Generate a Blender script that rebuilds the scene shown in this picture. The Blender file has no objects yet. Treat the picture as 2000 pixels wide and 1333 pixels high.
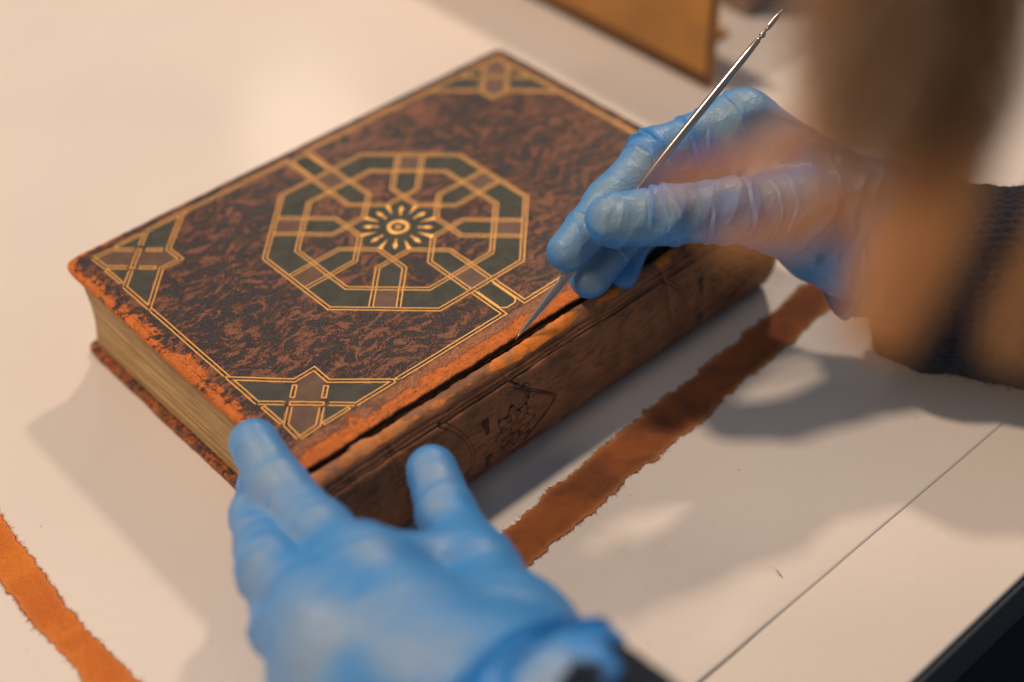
import bpy, math, random
import numpy as np
from mathutils import Matrix, Vector
SC = bpy.context.scene
COL = SC.collection
random.seed(5); RNG = np.random.default_rng(11)

# ------------------------------------------------------------------ camera
CAM_R = np.array([[0.7391, 0.4639, -0.4884], [-0.6731, 0.4809, -0.5618], [-0.0258, 0.7440, 0.6677]])
CAM_C = np.array([-0.2921, -0.4070, 0.4292]); FPX = 2877.7
cam = bpy.data.objects.new('camera', bpy.data.cameras.new('camera')); COL.objects.link(cam)
M = Matrix([list(CAM_R[i]) + [CAM_C[i]] for i in range(3)] + [[0, 0, 0, 1]])
cam.matrix_world = M
cam.data.sensor_width = 36; cam.data.lens = FPX / 2000 * 36
cam.data.clip_start = .01; cam.data.clip_end = 50
cam.data.dof.use_dof = True; cam.data.dof.focus_distance = .5685; cam.data.dof.aperture_fstop = 3.0
SC.camera = cam
def at(x, y, d):
    """point on the ray through photograph pixel (x, y) at depth d in metres"""
    return CAM_C + d * (CAM_R @ np.array([(x - 1000) / FPX, -(y - 666.5) / FPX, -1.0]))
def on_table(x, y, z=0.0):
    r = CAM_R @ np.array([(x - 1000) / FPX, -(y - 666.5) / FPX, -1.0])
    return CAM_C + (z - CAM_C[2]) / r[2] * r

# ------------------------------------------------------------------ world and lamps
w = bpy.data.worlds.new('World'); SC.world = w; w.use_nodes = True
bg = w.node_tree.nodes['Background']; bg.inputs[0].default_value = (.44, .49, .60, 1); bg.inputs[1].default_value = .27
def lamp(name, direction, dist, watts, size, color, target=(0, 0, .03)):
    l = bpy.data.lights.new(name, 'AREA'); l.shape = 'DISK'; l.size = size; l.energy = watts; l.color = color
    o = bpy.data.objects.new(name, l); COL.objects.link(o)
    d = Vector(direction).normalized(); o.location = Vector(target) + d * dist
    o.rotation_euler = d.to_track_quat('Z', 'Y').to_euler(); return o
lamp('desk_lamp_right', (.0413, .0258, .049), 2.2, 17.5, .14, (1, .76, .57))
lamp('desk_lamp_left', (-.20, .30, .60), 2.6, 34.5, .24, (1, .765, .57), (.16, -.22, 0))
lamp('ceiling_lamp', (.36, .60, .42), 2.2, 2.2, .26, (1, .80, .64))
lamp('side_fill_soft', (-.76, -.10, .50), 1.6, 4.2, .4, (1, .75, .54))  # added soft fill from out of frame, brightens hair and page edges
SC.view_settings.view_transform = 'Standard'; SC.view_settings.look = 'None'
SC.view_settings.exposure = 0.0; SC.view_settings.gamma = 1.0
SC.cycles.use_denoising = True
SC.cycles.max_bounces = 8

# ------------------------------------------------------------------ numpy noise
def _hash(ix, iy, iz, seed):
    h = (ix.astype(np.int64) * 374761393 + iy.astype(np.int64) * 668265263 + iz.astype(np.int64) * 2147483647 + seed * 974634777) & 0xffffffff
    h = ((h ^ (h >> 13)) * 1274126177) & 0xffffffff
    return ((h ^ (h >> 16)) & 0xffffff) / float(0xffffff)
def noise(P, scale, seed=0):
    """smooth value noise in -1..1"""
    Q = np.asarray(P, float) * scale; I = np.floor(Q); F = Q - I; F = F * F * F * (F * (F * 6 - 15) + 10)
    out = 0
    for a in (0, 1):
        for b in (0, 1):
            for c in (0, 1):
                wgt = (F[:, 0] if a else 1 - F[:, 0]) * (F[:, 1] if b else 1 - F[:, 1]) * (F[:, 2] if c else 1 - F[:, 2])
                out = out + wgt * _hash(I[:, 0] + a, I[:, 1] + b, I[:, 2] + c, seed)
    return out * 2 - 1
def fbm(P, scale, oct=3, seed=0):
    return sum(noise(P, scale * 2 ** i, seed + i * 7) * .5 ** i for i in range(oct))
def sstep(a, b, x):
    t = np.clip((x - a) / (b - a), 0, 1); return t * t * (3 - 2 * t)

# ------------------------------------------------------------------ object helpers
def mesh_obj(name, V, F, mat=None, parent=None, smooth=True, attrs=None):
    me = bpy.data.meshes.new(name)
    V = np.asarray(V, float)
    if isinstance(F, np.ndarray):
        n, k = F.shape
        me.vertices.add(len(V)); me.vertices.foreach_set('co', V.ravel())
        me.loops.add(n * k); me.loops.foreach_set('vertex_index', F.ravel().astype(np.int32))
        me.polygons.add(n); me.polygons.foreach_set('loop_start', np.arange(0, n * k, k, dtype=np.int32))
        me.polygons.foreach_set('loop_total', np.full(n, k, dtype=np.int32))
        me.update(calc_edges=True)
    else:
        me.from_pydata([tuple(v) for v in V], [], F)
    me.polygons.foreach_set('use_smooth', np.full(len(me.polygons), smooth))
    if attrs:
        for k, v in attrs.items():
            a = me.attributes.new(k, 'FLOAT', 'POINT'); a.data.foreach_set('value', np.asarray(v, np.float32))
    me.update()
    if mat: me.materials.append(mat)
    o = bpy.data.objects.new(name, me); COL.objects.link(o)
    if parent is not None: adopt(o, parent)
    return o
def adopt(o, parent):
    o.parent = parent
    # meshes are written in world coordinates; only Empties carry an offset
    if parent.type == 'EMPTY': o.matrix_parent_inverse = Matrix.Translation(-parent.location)
def thing(name, label, cat, loc=(0, 0, 0), group=None):
    o = bpy.data.objects.new(name, None); COL.objects.link(o); o.location = loc; o.empty_display_size = .02
    return tag(o, label, cat, group)
def tag(o, label=None, cat=None, group=None, kind=None):
    if label: o['label'] = label
    if cat: o['category'] = cat
    if group: o['group'] = group
    if kind: o['kind'] = kind
    return o
def grid_faces(nu, nv, closed_v=False):
    i = np.arange(nu - 1)[:, None]; j = np.arange(nv if closed_v else nv - 1)[None, :]; j2 = (j + 1) % nv
    return np.stack([(i * nv + j), ((i + 1) * nv + j), ((i + 1) * nv + j2), (i * nv + j2)], -1).reshape(-1, 4)
def tubes(paths, radii, sides=3):
    """paths (N, M, 3), radii (N, M): many thin tubes in one mesh"""
    P = np.asarray(paths, float); N, K, _ = P.shape; R = np.broadcast_to(np.asarray(radii, float), (N, K))
    T = np.gradient(P, axis=1); T /= np.linalg.norm(T, axis=2, keepdims=True) + 1e-12
    up = np.where(np.abs(T[..., 2:3]) > .9, np.array([1., 0, 0]), np.array([0, 0, 1.]))
    A = np.cross(T, up); A /= np.linalg.norm(A, axis=2, keepdims=True) + 1e-12; B = np.cross(T, A)
    ang = np.arange(sides) * 2 * math.pi / sides
    V = P[:, :, None] + R[:, :, None, None] * (np.cos(ang)[:, None] * A[:, :, None] + np.sin(ang)[:, None] * B[:, :, None])
    f = grid_faces(K, sides, True)
    F = (f[None] + (np.arange(N) * K * sides)[:, None, None]).reshape(-1, 4)
    return V.reshape(-1, 3), F
def spline(pts, n):
    """Catmull-Rom through rows of pts (any width) resampled to n rows"""
    P = np.asarray(pts, float); P = np.vstack([2 * P[0] - P[1], P, 2 * P[-1] - P[-2]]); m = len(P) - 3
    t = np.linspace(0, m - 1e-9, n); i = t.astype(int); u = (t - i)[:, None]
    p0, p1, p2, p3 = P[i], P[i + 1], P[i + 2], P[i + 3]
    return .5 * (2 * p1 + (p2 - p0) * u + (2 * p0 - 5 * p1 + 4 * p2 - p3) * u ** 2 + (3 * p1 - p0 - 3 * p2 + p3) * u ** 3)

# ------------------------------------------------------------------ material helper
class Mat:
    def __init__(s, name, **kw):
        s.m = bpy.data.materials.new(name); s.m.use_nodes = True; s.t = s.m.node_tree
        s.b = s.t.nodes['Principled BSDF']; s.set(**kw)
    def node(s, kind, **kw):
        n = s.t.nodes.new(kind)
        for k, v in kw.items(): setattr(n, k, v)
        return n
    def put(s, sock, v):
        if isinstance(v, bpy.types.NodeSocket): s.t.links.new(v, sock)
        elif isinstance(v, (tuple, list)) and len(v) == 3 and sock.type == 'RGBA': sock.default_value = (*v, 1)
        else: sock.default_value = v
    def set(s, **kw):
        names = dict(color='Base Color', rough='Roughness', metal='Metallic', spec='Specular IOR Level', sheen='Sheen Weight', coat='Coat Weight',
                     coat_rough='Coat Roughness', trans='Transmission Weight', ior='IOR', alpha='Alpha', sub='Subsurface Weight', normal='Normal', sheen_tint='Sheen Tint', sheen_rough='Sheen Roughness', subscale='Subsurface Scale', subrad='Subsurface Radius')
        for k, v in kw.items(): s.put(s.b.inputs[names[k]], v)
    def coord(s): return s.node('ShaderNodeTexCoord').outputs['Object']
    def mapping(s, vec, scale=(1, 1, 1), rot=(0, 0, 0), loc=(0, 0, 0)):
        n = s.node('ShaderNodeMapping'); s.put(n.inputs[0], vec); n.inputs['Scale'].default_value = scale; n.inputs['Rotation'].default_value = rot; n.inputs['Location'].default_value = loc
        return n.outputs[0]
    def noise(s, vec, scale, detail=3, rough=.5, dist=0, color=False):
        n = s.node('ShaderNodeTexNoise'); s.put(n.inputs['Vector'], vec); n.inputs['Scale'].default_value = scale
        n.inputs['Detail'].default_value = detail; n.inputs['Roughness'].default_value = rough; n.inputs['Distortion'].default_value = dist
        return n.outputs['Color' if color else 'Fac']
    def voronoi(s, vec, scale, feature='F1', rnd=1.0):
        n = s.node('ShaderNodeTexVoronoi', feature=feature); s.put(n.inputs['Vector'], vec); n.inputs['Scale'].default_value = scale; n.inputs['Randomness'].default_value = rnd
        return n.outputs['Distance']
    def math(s, op, a, b=0.0, c=None, clamp=False):
        n = s.node('ShaderNodeMath', operation=op, use_clamp=clamp); s.put(n.inputs[0], a); s.put(n.inputs[1], b)
        if c is not None: s.put(n.inputs[2], c)
        return n.outputs[0]
    def vmath(s, op, a, b):
        n = s.node('ShaderNodeVectorMath', operation=op); s.put(n.inputs[0], a); s.put(n.inputs[1], b); return n.outputs[0]
    def vscale(s, a, f):
        n = s.node('ShaderNodeVectorMath', operation='SCALE'); s.put(n.inputs[0], a); n.inputs['Scale'].default_value = f; return n.outputs[0]
    def ramp(s, f, lo, hi):
        n = s.node('ShaderNodeMapRange', interpolation_type='SMOOTHSTEP'); s.put(n.inputs[0], f); n.inputs[1].default_value = lo; n.inputs[2].default_value = hi
        return n.outputs[0]
    def mix(s, f, a, b):
        n = s.node('ShaderNodeMix', data_type='RGBA'); s.put(n.inputs[0], f); s.put(n.inputs[6], a); s.put(n.inputs[7], b); return n.outputs[2]
    def xyz(s, vec):
        n = s.node('ShaderNodeSeparateXYZ'); s.put(n.inputs[0], vec); return n.outputs
    def attr(s, name):
        n = s.node('ShaderNodeAttribute', attribute_name=name); return n.outputs['Fac']
    def bump(s, h, strength, dist, normal=None):
        n = s.node('ShaderNodeBump'); s.put(n.inputs['Height'], h); n.inputs['Strength'].default_value = strength; n.inputs['Distance'].default_value = dist
        if normal is not None: s.put(n.inputs['Normal'], normal)
        return n.outputs[0]

# book measures (metres), origin of x and y under the medallion's centre
XM, XP, YM, YP, TH = -.1165, .1290, -.0862, .0795, .0490

# ------------------------------------------------------------------ materials
def leather_marble():
    m = Mat('marbled_calf'); co = m.coord()
    warp = m.vscale(m.vmath('SUBTRACT', m.noise(co, 38, 2, .5, color=True), (.5, .5, .5)), .028)
    fine = m.vscale(m.vmath('SUBTRACT', m.noise(co, 300, 2, .6, color=True), (.5, .5, .5)), .0022)
    p = m.vmath('ADD', m.vmath('ADD', co, warp), fine)
    v = m.mapping(p, scale=(1, 2.5, 1), rot=(0, 0, math.radians(43)))
    n1 = m.noise(v, 135, 3, .58, .5)
    grain = m.noise(co, 1500, 2, .7)
    grain2 = m.noise(co, 700, 2, .6)
    f = m.math('ADD', n1, m.math('MULTIPLY', m.math('SUBTRACT', grain, .5), .75))
    patch = m.noise(co, 17, 2, .55)
    f = m.math('ADD', f, m.math('MULTIPLY', m.math('SUBTRACT', patch, .5), .22))
    vein = m.ramp(f, .47, .56)
    large = m.noise(co, 22, 2, .5)
    ground = m.mix(large, (.265, .092, .040), (.165, .066, .037))
    ground = m.mix(m.ramp(grain2, .35, .75), ground, (.31, .112, .050))
    col = m.mix(vein, (.017, .015, .019), ground)
    # worn rim: distance to the board's edges
    X, Y, Z = m.xyz(co)[:3]
    e1 = m.math('SUBTRACT', X, XM); e2 = m.math('SUBTRACT', XP, X); e3 = m.math('SUBTRACT', Y, YM); e4 = m.math('SUBTRACT', YP, Y)
    rub = m.noise(m.mapping(co, scale=(1, 1, 1)), 75, 5, .68, .6)
    fineb = m.noise(co, 420, 3, .7)
    rub = m.math('ADD', m.math('MULTIPLY', rub, .62), m.math('MULTIPLY', fineb, .38))
    w1 = m.math('SUBTRACT', 1.0, m.ramp(e1, .0005, .0125))      # head edge
    w3 = m.math('SUBTRACT', 1.0, m.ramp(e3, .001, .0150))      # joint edge
    w4 = m.math('MULTIPLY', m.math('SUBTRACT', 1.0, m.ramp(e4, .0, .0045)), .45)
    near = m.math('SUBTRACT', 1.0, m.ramp(X, -.11, .02))
    w4 = m.math('MULTIPLY', w4, m.math('ADD', m.math('MULTIPLY', near, 1.3), .15))
    w2 = m.math('MULTIPLY', m.math('SUBTRACT', 1.0, m.ramp(e2, .0, .004)), .3)
    rim = m.math('MAXIMUM', m.math('MAXIMUM', w1, m.math('MULTIPLY', w3, .75)), m.math('MAXIMUM', w2, w4))
    rim = m.math('MAXIMUM', rim, m.math('MULTIPLY', m.math('SUBTRACT', 1.0, m.ramp(e3, .0035, .0100)), 1.2))
    wear = m.ramp(m.math('ADD', rub, m.math('MULTIPLY', m.math('SUBTRACT', rim, 1), .20)), .405, .470)
    wear = m.math('MULTIPLY', wear, m.ramp(rim, .05, .25))
    low = m.math('SUBTRACT', 1.0, m.ramp(Z, .0040, .0060))      # the bottom board is rubbed only along its lower rim
    wear = m.math('MULTIPLY', wear, m.math('SUBTRACT', 1.0, m.math('MULTIPLY', low, m.math('MULTIPLY', m.ramp(Z, .0006, .0020), m.ramp(fineb, .36, .58)))))
    # joint margin: smooth tan leather with dark specks
    margin = m.math('SUBTRACT', 1.0, m.ramp(e3, .0105, .0125))
    speck = m.ramp(m.noise(co, 95, 4, .7), .50, .60)
    dust = m.ramp(m.noise(co, 1300, 2, .7), .40, .62)
    tan = m.mix(m.math('MULTIPLY', speck, .75), (.52, .185, .066), (.12, .07, .045))
    tan = m.mix(m.math('MULTIPLY', dust, .5), tan, (.30, .12, .055))
    col = m.mix(m.math('MULTIPLY', margin, .9), col, tan)
    raw = m.mix(m.noise(co, 260, 3, .6), (.88, .235, .038), (.62, .165, .034))
    col = m.mix(wear, col, raw)
    rg = m.mix(vein, (.30, .30, .30), (.46, .46, .46))
    core_shade = m.math('MULTIPLY', m.math('SUBTRACT', 1.0, m.ramp(m.math('ADD', e3, m.math('MULTIPLY', m.math('SUBTRACT', fineb, .5), .0014)), .0004, .0010)), m.math('SUBTRACT', 1.0, m.ramp(Z, TH - .0007, TH - .0001)))  # shade inside the open joint, painted over the torn, dirty board edge
    col = m.mix(core_shade, col, (.035, .020, .014))
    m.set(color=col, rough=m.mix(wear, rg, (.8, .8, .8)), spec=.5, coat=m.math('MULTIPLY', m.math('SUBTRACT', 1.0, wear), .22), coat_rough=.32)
    h = m.math('ADD', m.math('MULTIPLY', grain, .9), m.math('MULTIPLY', vein, .3))
    h = m.math('ADD', h, m.math('MULTIPLY', wear, -.8))
    h = m.math('ADD', h, m.math('MULTIPLY', grain2, .5))
    m.set(normal=m.bump(h, 1.0, .0007))
    return m.m
def leather_plain(name, c1, c2, rough=.45, grain_scale=1500, bump=.5):
    m = Mat(name); co = m.coord(); g = m.noise(co, grain_scale, 3, .6); b = m.noise(co, 160, 4, .6)
    m.set(color=m.mix(m.ramp(b, .3, .7), c1, c2), rough=rough, spec=.3, normal=m.bump(m.math('ADD', g, b), bump, .0003)); return m.m
def gold_mat():
    m = Mat('gold_leaf'); co = m.coord(); n = m.noise(co, 650, 4, .7); n2 = m.noise(co, 90, 3, .6)
    f = m.ramp(m.math('ADD', n, m.math('MULTIPLY', n2, .55)), .50, .66)
    m.set(color=m.mix(f, (.55, .24, .055), (1.0, .54, .14)), metal=.32, rough=.38, spec=.6, normal=m.bump(n, .6, .00022)); return m.m
def spine_mat():
    m = Mat('spine_leather'); co = m.coord(); sc = m.attr('scuff'); ink = m.attr('ink')
    a = m.noise(co, 70, 5, .65, .4); g = m.noise(co, 1500, 3, .6); b = m.noise(m.mapping(co, scale=(.5, 2, 2)), 260, 4, .7)
    col = m.mix(m.ramp(a, .32, .68), (.215, .092, .044), (.35, .150, .068))
    col = m.mix(m.math('MULTIPLY', m.ramp(b, .48, .62), .55), col, (.075, .04, .025))
    rawf = m.ramp(m.math('ADD', sc, m.math('MULTIPLY', m.math('SUBTRACT', b, .5), 1.0)), .46, .66)
    raw = m.mix(m.ramp(m.math('ADD', m.noise(co, 110, 4, .6), m.math('MULTIPLY', m.xyz(co)[0], -2.2)), .50, .64), (.80, .24, .04), (.52, .21, .07))
    col = m.mix(rawf, col, raw)
    col = m.mix(m.math('MULTIPLY', m.ramp(m.math('ADD', ink, m.math('MULTIPLY', m.math('SUBTRACT', b, .5), .4)), .28, .62), .92), col, (.028, .020, .022))
    h = m.math('ADD', m.math('MULTIPLY', g, .5), m.math('ADD', a, b))
    m.set(color=col, rough=m.mix(rawf, (.5, .5, .5), (.85, .85, .85)), spec=.35, normal=m.bump(h, .6, .0005)); return m.m
def pages_mat():
    m = Mat('gilt_pages'); co = m.coord()
    s = m.noise(m.mapping(co, scale=(3, 3, 800)), 1, 3, .7); d = m.noise(co, 45, 4, .6); s2 = m.noise(m.mapping(co, scale=(25, 25, 420)), 1, 2, .5)
    col = m.mix(m.ramp(s, .3, .7), (.32, .185, .068), (.66, .43, .175)); col = m.mix(m.math('MULTIPLY', m.ramp(d, .4, .75), .5), col, (.30, .18, .075))
    col = m.mix(m.math('MULTIPLY', m.ramp(s2, .5, .8), .5), col, (.78, .55, .28))
    m.set(color=col, rough=.5, metal=.15, normal=m.bump(s, .7, .0004)); return m.m
def paper_mat(name, c, grain=.25, rough=.6, fibres=True):
    m = Mat(name); co = m.coord(); n = m.noise(co, 1400, 3, .7); l = m.noise(co, 7, 3, .5); md = m.noise(co, 160, 4, .65)
    c2 = tuple(v * .93 for v in c)
    col = m.mix(m.ramp(l, .3, .7), c, c2); col = m.mix(m.math('MULTIPLY', m.ramp(md, .35, .75), .5), col, tuple(v * .95 for v in c))
    if fibres:
        sp = m.ramp(m.voronoi(co, 48), .035, .020); sp2 = m.math('MULTIPLY', sp, m.ramp(m.noise(co, 31, 1), .52, .56))
        col = m.mix(m.math('MULTIPLY', sp2, .45), col, (.32, .2, .14))
    m.set(color=col, rough=rough, spec=.35, coat=.24, coat_rough=.15, normal=m.bump(m.math('ADD', n, md), grain, .00025)); return m.m
def tissue_mat(name, c1, c2):
    m = Mat(name); co = m.coord()
    a = m.noise(co, 42, 4, .6, .5); f = m.noise(m.mapping(co, scale=(1, 4, 1), rot=(0, 0, .5)), 520, 4, .75); thin = m.attr('thin')
    col = m.mix(m.ramp(a, .36, .66), c1, c2); col = m.mix(m.math('MULTIPLY', m.ramp(f, .42, .66), .55), col, (.36, .10, .022))
    col = m.mix(m.math('MULTIPLY', thin, .6), col, (.92, .42, .14))
    m.set(color=col, rough=.85, spec=.2, sheen=.15, normal=m.bump(m.math('ADD', f, a), .8, .0007)); return m.m
def glove_mat(name, loose):
    m = Mat(name); co = m.coord(); fold = m.attr('fold')
    big = m.noise(co, 26, 1, .5, .3)
    n = m.noise(m.mapping(co, scale=(1, 1, 1)), 120, 3, .6, 1.2)
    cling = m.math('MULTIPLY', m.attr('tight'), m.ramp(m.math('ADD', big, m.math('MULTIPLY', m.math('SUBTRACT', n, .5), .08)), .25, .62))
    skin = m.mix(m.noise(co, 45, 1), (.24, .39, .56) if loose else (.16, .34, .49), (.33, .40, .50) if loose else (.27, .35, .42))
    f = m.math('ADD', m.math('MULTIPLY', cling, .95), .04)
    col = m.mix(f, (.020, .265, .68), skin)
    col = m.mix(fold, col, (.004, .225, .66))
    wr = m.noise(m.mapping(co, scale=(1, 1.6, .8), rot=(.5, .2, .7)), 210, 3, .5, 1.5)
    ri = m.math('SUBTRACT', 1.0, m.math('MULTIPLY', m.math('ABSOLUTE', m.math('SUBTRACT', wr, .5)), 5.0), clamp=True)
    h = m.math('ADD', m.math('MULTIPLY', ri, .35), m.math('MULTIPLY', m.noise(co, 90, 3, .5, .5), .9))
    m.set(color=col, rough=.38, spec=.45, sub=.12, subscale=.004, sheen=.08, normal=m.bump(h, .28 if loose else .34, .0010)); m.b.inputs['Subsurface Radius'].default_value = (.6, .8, 1)
    return m.m
def steel_mat():
    m = Mat('brushed_steel'); co = m.coord(); m.set(color=(.58, .50, .44), metal=1.0, rough=.26, normal=m.bump(m.noise(co, 900, 2, .5), .12, .0002)); return m.m
def knit_mat():
    m = Mat('navy_wool'); co = m.coord(); n = m.noise(co, 900, 3, .7); m.set(color=m.mix(n, (.005, .010, .021), (.018, .029, .052)), rough=.95, spec=.1, sheen=.08, normal=m.bump(n, .9, .0012)); return m.m
def hair_mat():
    m = Mat('brown_hair'); co = m.coord(); n = m.attr('lit_tint'); 
    c = m.mix(n, (.42, .32, .26), (1.0, .74, .44)); m.set(color=c, rough=.42, spec=.5)
    tr = m.node('ShaderNodeBsdfTranslucent'); m.put(tr.inputs[0], c); mx = m.node('ShaderNodeMixShader'); mx.inputs[0].default_value = .7
    m.t.links.new(m.b.outputs[0], mx.inputs[1]); m.t.links.new(tr.outputs[0], mx.inputs[2]); m.t.links.new(mx.outputs[0], m.t.nodes['Material Output'].inputs[0]); return m.m
def cloth_cover_mat():
    m = Mat('ochre_book_cloth'); co = m.coord(); n = m.noise(co, 700, 3, .6); l = m.noise(co, 25, 3); m.set(color=m.mix(m.ramp(l, .3, .7), (.55, .26, .055), (.40, .19, .05)), rough=.75, normal=m.bump(n, .5, .0005)); return m.m

MARBLE, GOLD, SPINE, PAGES, TISSUE_SHADED, STEEL, KNIT, HAIR = leather_marble(), gold_mat(), spine_mat(), pages_mat(), tissue_mat('dyed_leather_shaded', (.36, .108, .026), (.17, .055, .021)), steel_mat(), knit_mat(), hair_mat()  # tissue leather's colour darkened to carry the shadow lying on that strip
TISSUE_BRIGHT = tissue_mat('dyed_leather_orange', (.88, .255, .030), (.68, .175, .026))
GREEN = leather_plain('dark_green_onlay', (.038, .045, .037), (.066, .069, .054), .55, 1600, .9)
BROWN = leather_plain('brown_onlay', (.115, .064, .042), (.165, .088, .056), .42, 1600, .5)
DARK = leather_plain('joint_dark', (.03, .018, .012), (.07, .035, .018), .8)
PAPER = paper_mat('cotton_paper', (.80, .735, .67)); LAMINATE = paper_mat('white_laminate', (.80, .725, .645), .35, .42, False)

# ------------------------------------------------------------------ setting: floor, table, paper
def box(name, lo, hi, mat, parent=None, bevel=0.0, seg=2):
    (x0, y0, z0), (x1, y1, z1) = lo, hi
    V = [(x, y, z) for x in (x0, x1) for y in (y0, y1) for z in (z0, z1)]
    F = [[0, 1, 3, 2], [4, 6, 7, 5], [0, 4, 5, 1], [2, 3, 7, 6], [0, 2, 6, 4], [1, 5, 7, 3]]
    o = mesh_obj(name, V, F, mat, parent, smooth=False)
    if bevel: md = o.modifiers.new('bevel', 'BEVEL'); md.width = bevel; md.segments = seg
    return o
FLOORM = leather_plain('dark_floor', (.03, .045, .07), (.04, .055, .08), .8)
box('floor', (-3, -3, -.76), (3, 3, -.74), FLOORM)['kind'] = 'structure'
table = thing('work_table', 'off-white laminate work table carrying the book and papers, dark edge at lower right', 'table', (.6, .7, -.74))
box('tabletop', (-.9, -.271, -.0265), (1.9, 1.5, -.00027), LAMINATE, table, .0012, 3)
EDGEM = leather_plain('dark_edge_band', (.02, .03, .042), (.03, .04, .055), .5)
box('edge_band', (-.9, -.2735, -.0270), (1.9, -.2712, -.0022), EDGEM, table, .0006)
for lx in (-.8, 1.8):
    for ly in (-.2, 1.42): box('leg', (lx - .025, ly - .025, -.74), (lx + .025, ly + .025, -.0275), EDGEM, table, .003)
nx, ny = 260, 140
gx = np.linspace(-.75, .9, nx); gy = np.concatenate([np.linspace(-.2214, -.17, 40), np.linspace(-.168, 1.2, ny - 40)])
X, Y = np.meshgrid(gx, gy, indexing='ij'); Pn = np.stack([X.ravel(), Y.ravel(), np.zeros(X.size)], 1)
edge = np.exp(-((Y - (-.2214)) / .014) ** 2)
lift = (.0007 * np.exp(-((X + .05) / .035) ** 2) + .0001 * np.exp(-((X - .09) / .05) ** 2)) * edge
Z = lift + .00005 * noise(Pn, 30).reshape(X.shape) * edge - .0001 * (1 - edge)
Yp = Y + .00012 * noise(Pn, 60, 3).reshape(X.shape) * (edge > .9)
ps = mesh_obj('paper_sheet', np.stack([X, Yp, Z - .0001], -1).reshape(-1, 3), grid_faces(nx, ny), PAPER)
tag(ps, 'large sheet of off-white paper under the book, its cut edge running to the lower right', 'paper')
sm = ps.modifiers.new('thickness', 'SOLIDIFY'); sm.thickness = .00009; sm.offset = -1

# ------------------------------------------------------------------ the old book
book = thing('leather_bound_book', 'old brown marbled leather book with gilt eight-sided medallion and cracked spine joint', 'book', ((XM + XP) / 2, 0, 0))
def board(name, z0, z1, label=None, ragged=.0004):
    r = .0045; pts = []
    def arc(cx, cy, a0):
        for k in range(9):
            a = math.radians(a0 + k * 11.25); pts.append((cx + r * math.cos(a), cy + r * math.sin(a)))
    def line(a, b, n):
        for k in range(1, n): pts.append((a[0] + (b[0] - a[0]) * k / n, a[1] + (b[1] - a[1]) * k / n))
    rr = .0012
    arc(XP - r, YP - r, 0); line((XP - r, YP), (XM + r, YP), 200)
    arc(XM + r, YP - r, 90); line((XM, YP - r), (XM, YM + rr), 140)
    line((XM + rr, YM), (XP - rr, YM), 420); line((XP, YM + rr), (XP, YP - r), 120)
    O = np.array(pts); n = len(O)
    c = O.mean(0); T = np.roll(O, -1, 0) - np.roll(O, 1, 0); T /= np.linalg.norm(T, axis=1, keepdims=True); Nn = np.stack([T[:, 1], -T[:, 0]], 1)
    P3 = np.column_stack([O, np.full(n, z0 * 7)])
    wob = fbm(P3, 260, 3, 5) * ragged * .55 + fbm(P3, 60, 2, 9) * ragged * .5
    joint = (O[:, 1] < YM + .0008)
    wob = wob + np.where(joint, fbm(P3, 420, 3, 15) * .0004 + fbm(P3, 70, 2, 19) * .0005 + .0003, 0)
    corner = np.exp(-(((O[:, 0] - XM) ** 2 + (O[:, 1] - YP) ** 2) / .006 ** 2)) * .0006
    O = O + Nn * (wob - corner)[:, None]
    t = z1 - z0
    prof = [(.0036, 0), (.0024, 0), (.0008, .02), (.0002, .15), (0, .4), (0, .62), (.00018, .8), (.00055, .92), (.0013, .985), (.0031, 1.0), (.0036, 1.0)]
    rows = []
    for ins, h in prof:
        z = z0 + t * h + (fbm(P3, 180, 3, 31) * .00018 if .3 < h < .9 else 0)
        if ins >= .0036: z = np.full(n, z0 if h == 0 else z1)
        # leather lifts and flakes a little along the joint
        if .7 < h < .9: z = z + np.where(joint, fbm(P3, 300, 3, 77) * .00035, 0)
        In = O - Nn * ins
        if ins >= .003: i_ = ins; In = np.column_stack([np.clip(O[:, 0], XM + i_, XP - i_), np.clip(O[:, 1], YM + i_, YP - i_)])
        rows.append(np.column_stack([In, np.broadcast_to(z, n)]))
    V = np.concatenate(rows); F = [list(f) for f in grid_faces(len(prof), n, True)]
    V = np.vstack([V, [c[0], c[1], z0], [c[0], c[1], z1]]); nb = len(V)
    F += [[(k + 1) % n, k, nb - 2] for k in range(n)] + [[(len(prof) - 1) * n + k, (len(prof) - 1) * n + (k + 1) % n, nb - 1] for k in range(n)]
    o = mesh_obj(name, V, F, MARBLE, book)
    for p_ in list(o.data.polygons)[-2 * n:]: p_.use_smooth = False
    if label: o['label'] = label
    return o
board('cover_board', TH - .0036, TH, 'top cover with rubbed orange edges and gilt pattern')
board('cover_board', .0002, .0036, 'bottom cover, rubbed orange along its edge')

# text block: thin layers make real grooves on the head and fore edge
L = 96; zs = np.linspace(.0037, TH - .0037, L); rows = []
na = 70
for j, z in enumerate(zs):
    u = (z - zs[0]) / (zs[-1] - zs[0]); curve = math.sin(math.pi * u)
    yf = YP - .0035 - .0050 * curve ** .8; yb = YM + .0010 - .0075 * curve
    jit = RNG.normal(0, .00009) + (.00012 if j % 2 else 0)
    ys = np.linspace(yb, yf, na); P = np.column_stack([ys, np.full(na, z), np.zeros(na)])
    xh = XM + .0042 + jit + .0002 * noise(P, 90, 3) + .00008 * noise(P * [1, 20, 1], 300, 4)
    jf = RNG.normal(0, .00008)
    rows.append(np.concatenate([np.column_stack([xh, ys, np.full(na, z)]), [[XP - .004, yf + jf, z], [XP - .004, yb, z]]]))
V = np.concatenate(rows); n = na + 2; F = [list(f) for f in grid_faces(L, n, True)]
F.append(list(range(n))); F.append([(L - 1) * n + k for k in range(n)][::-1])
mesh_obj('text_block', V, F, PAGES, book, smooth=False)
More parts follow.
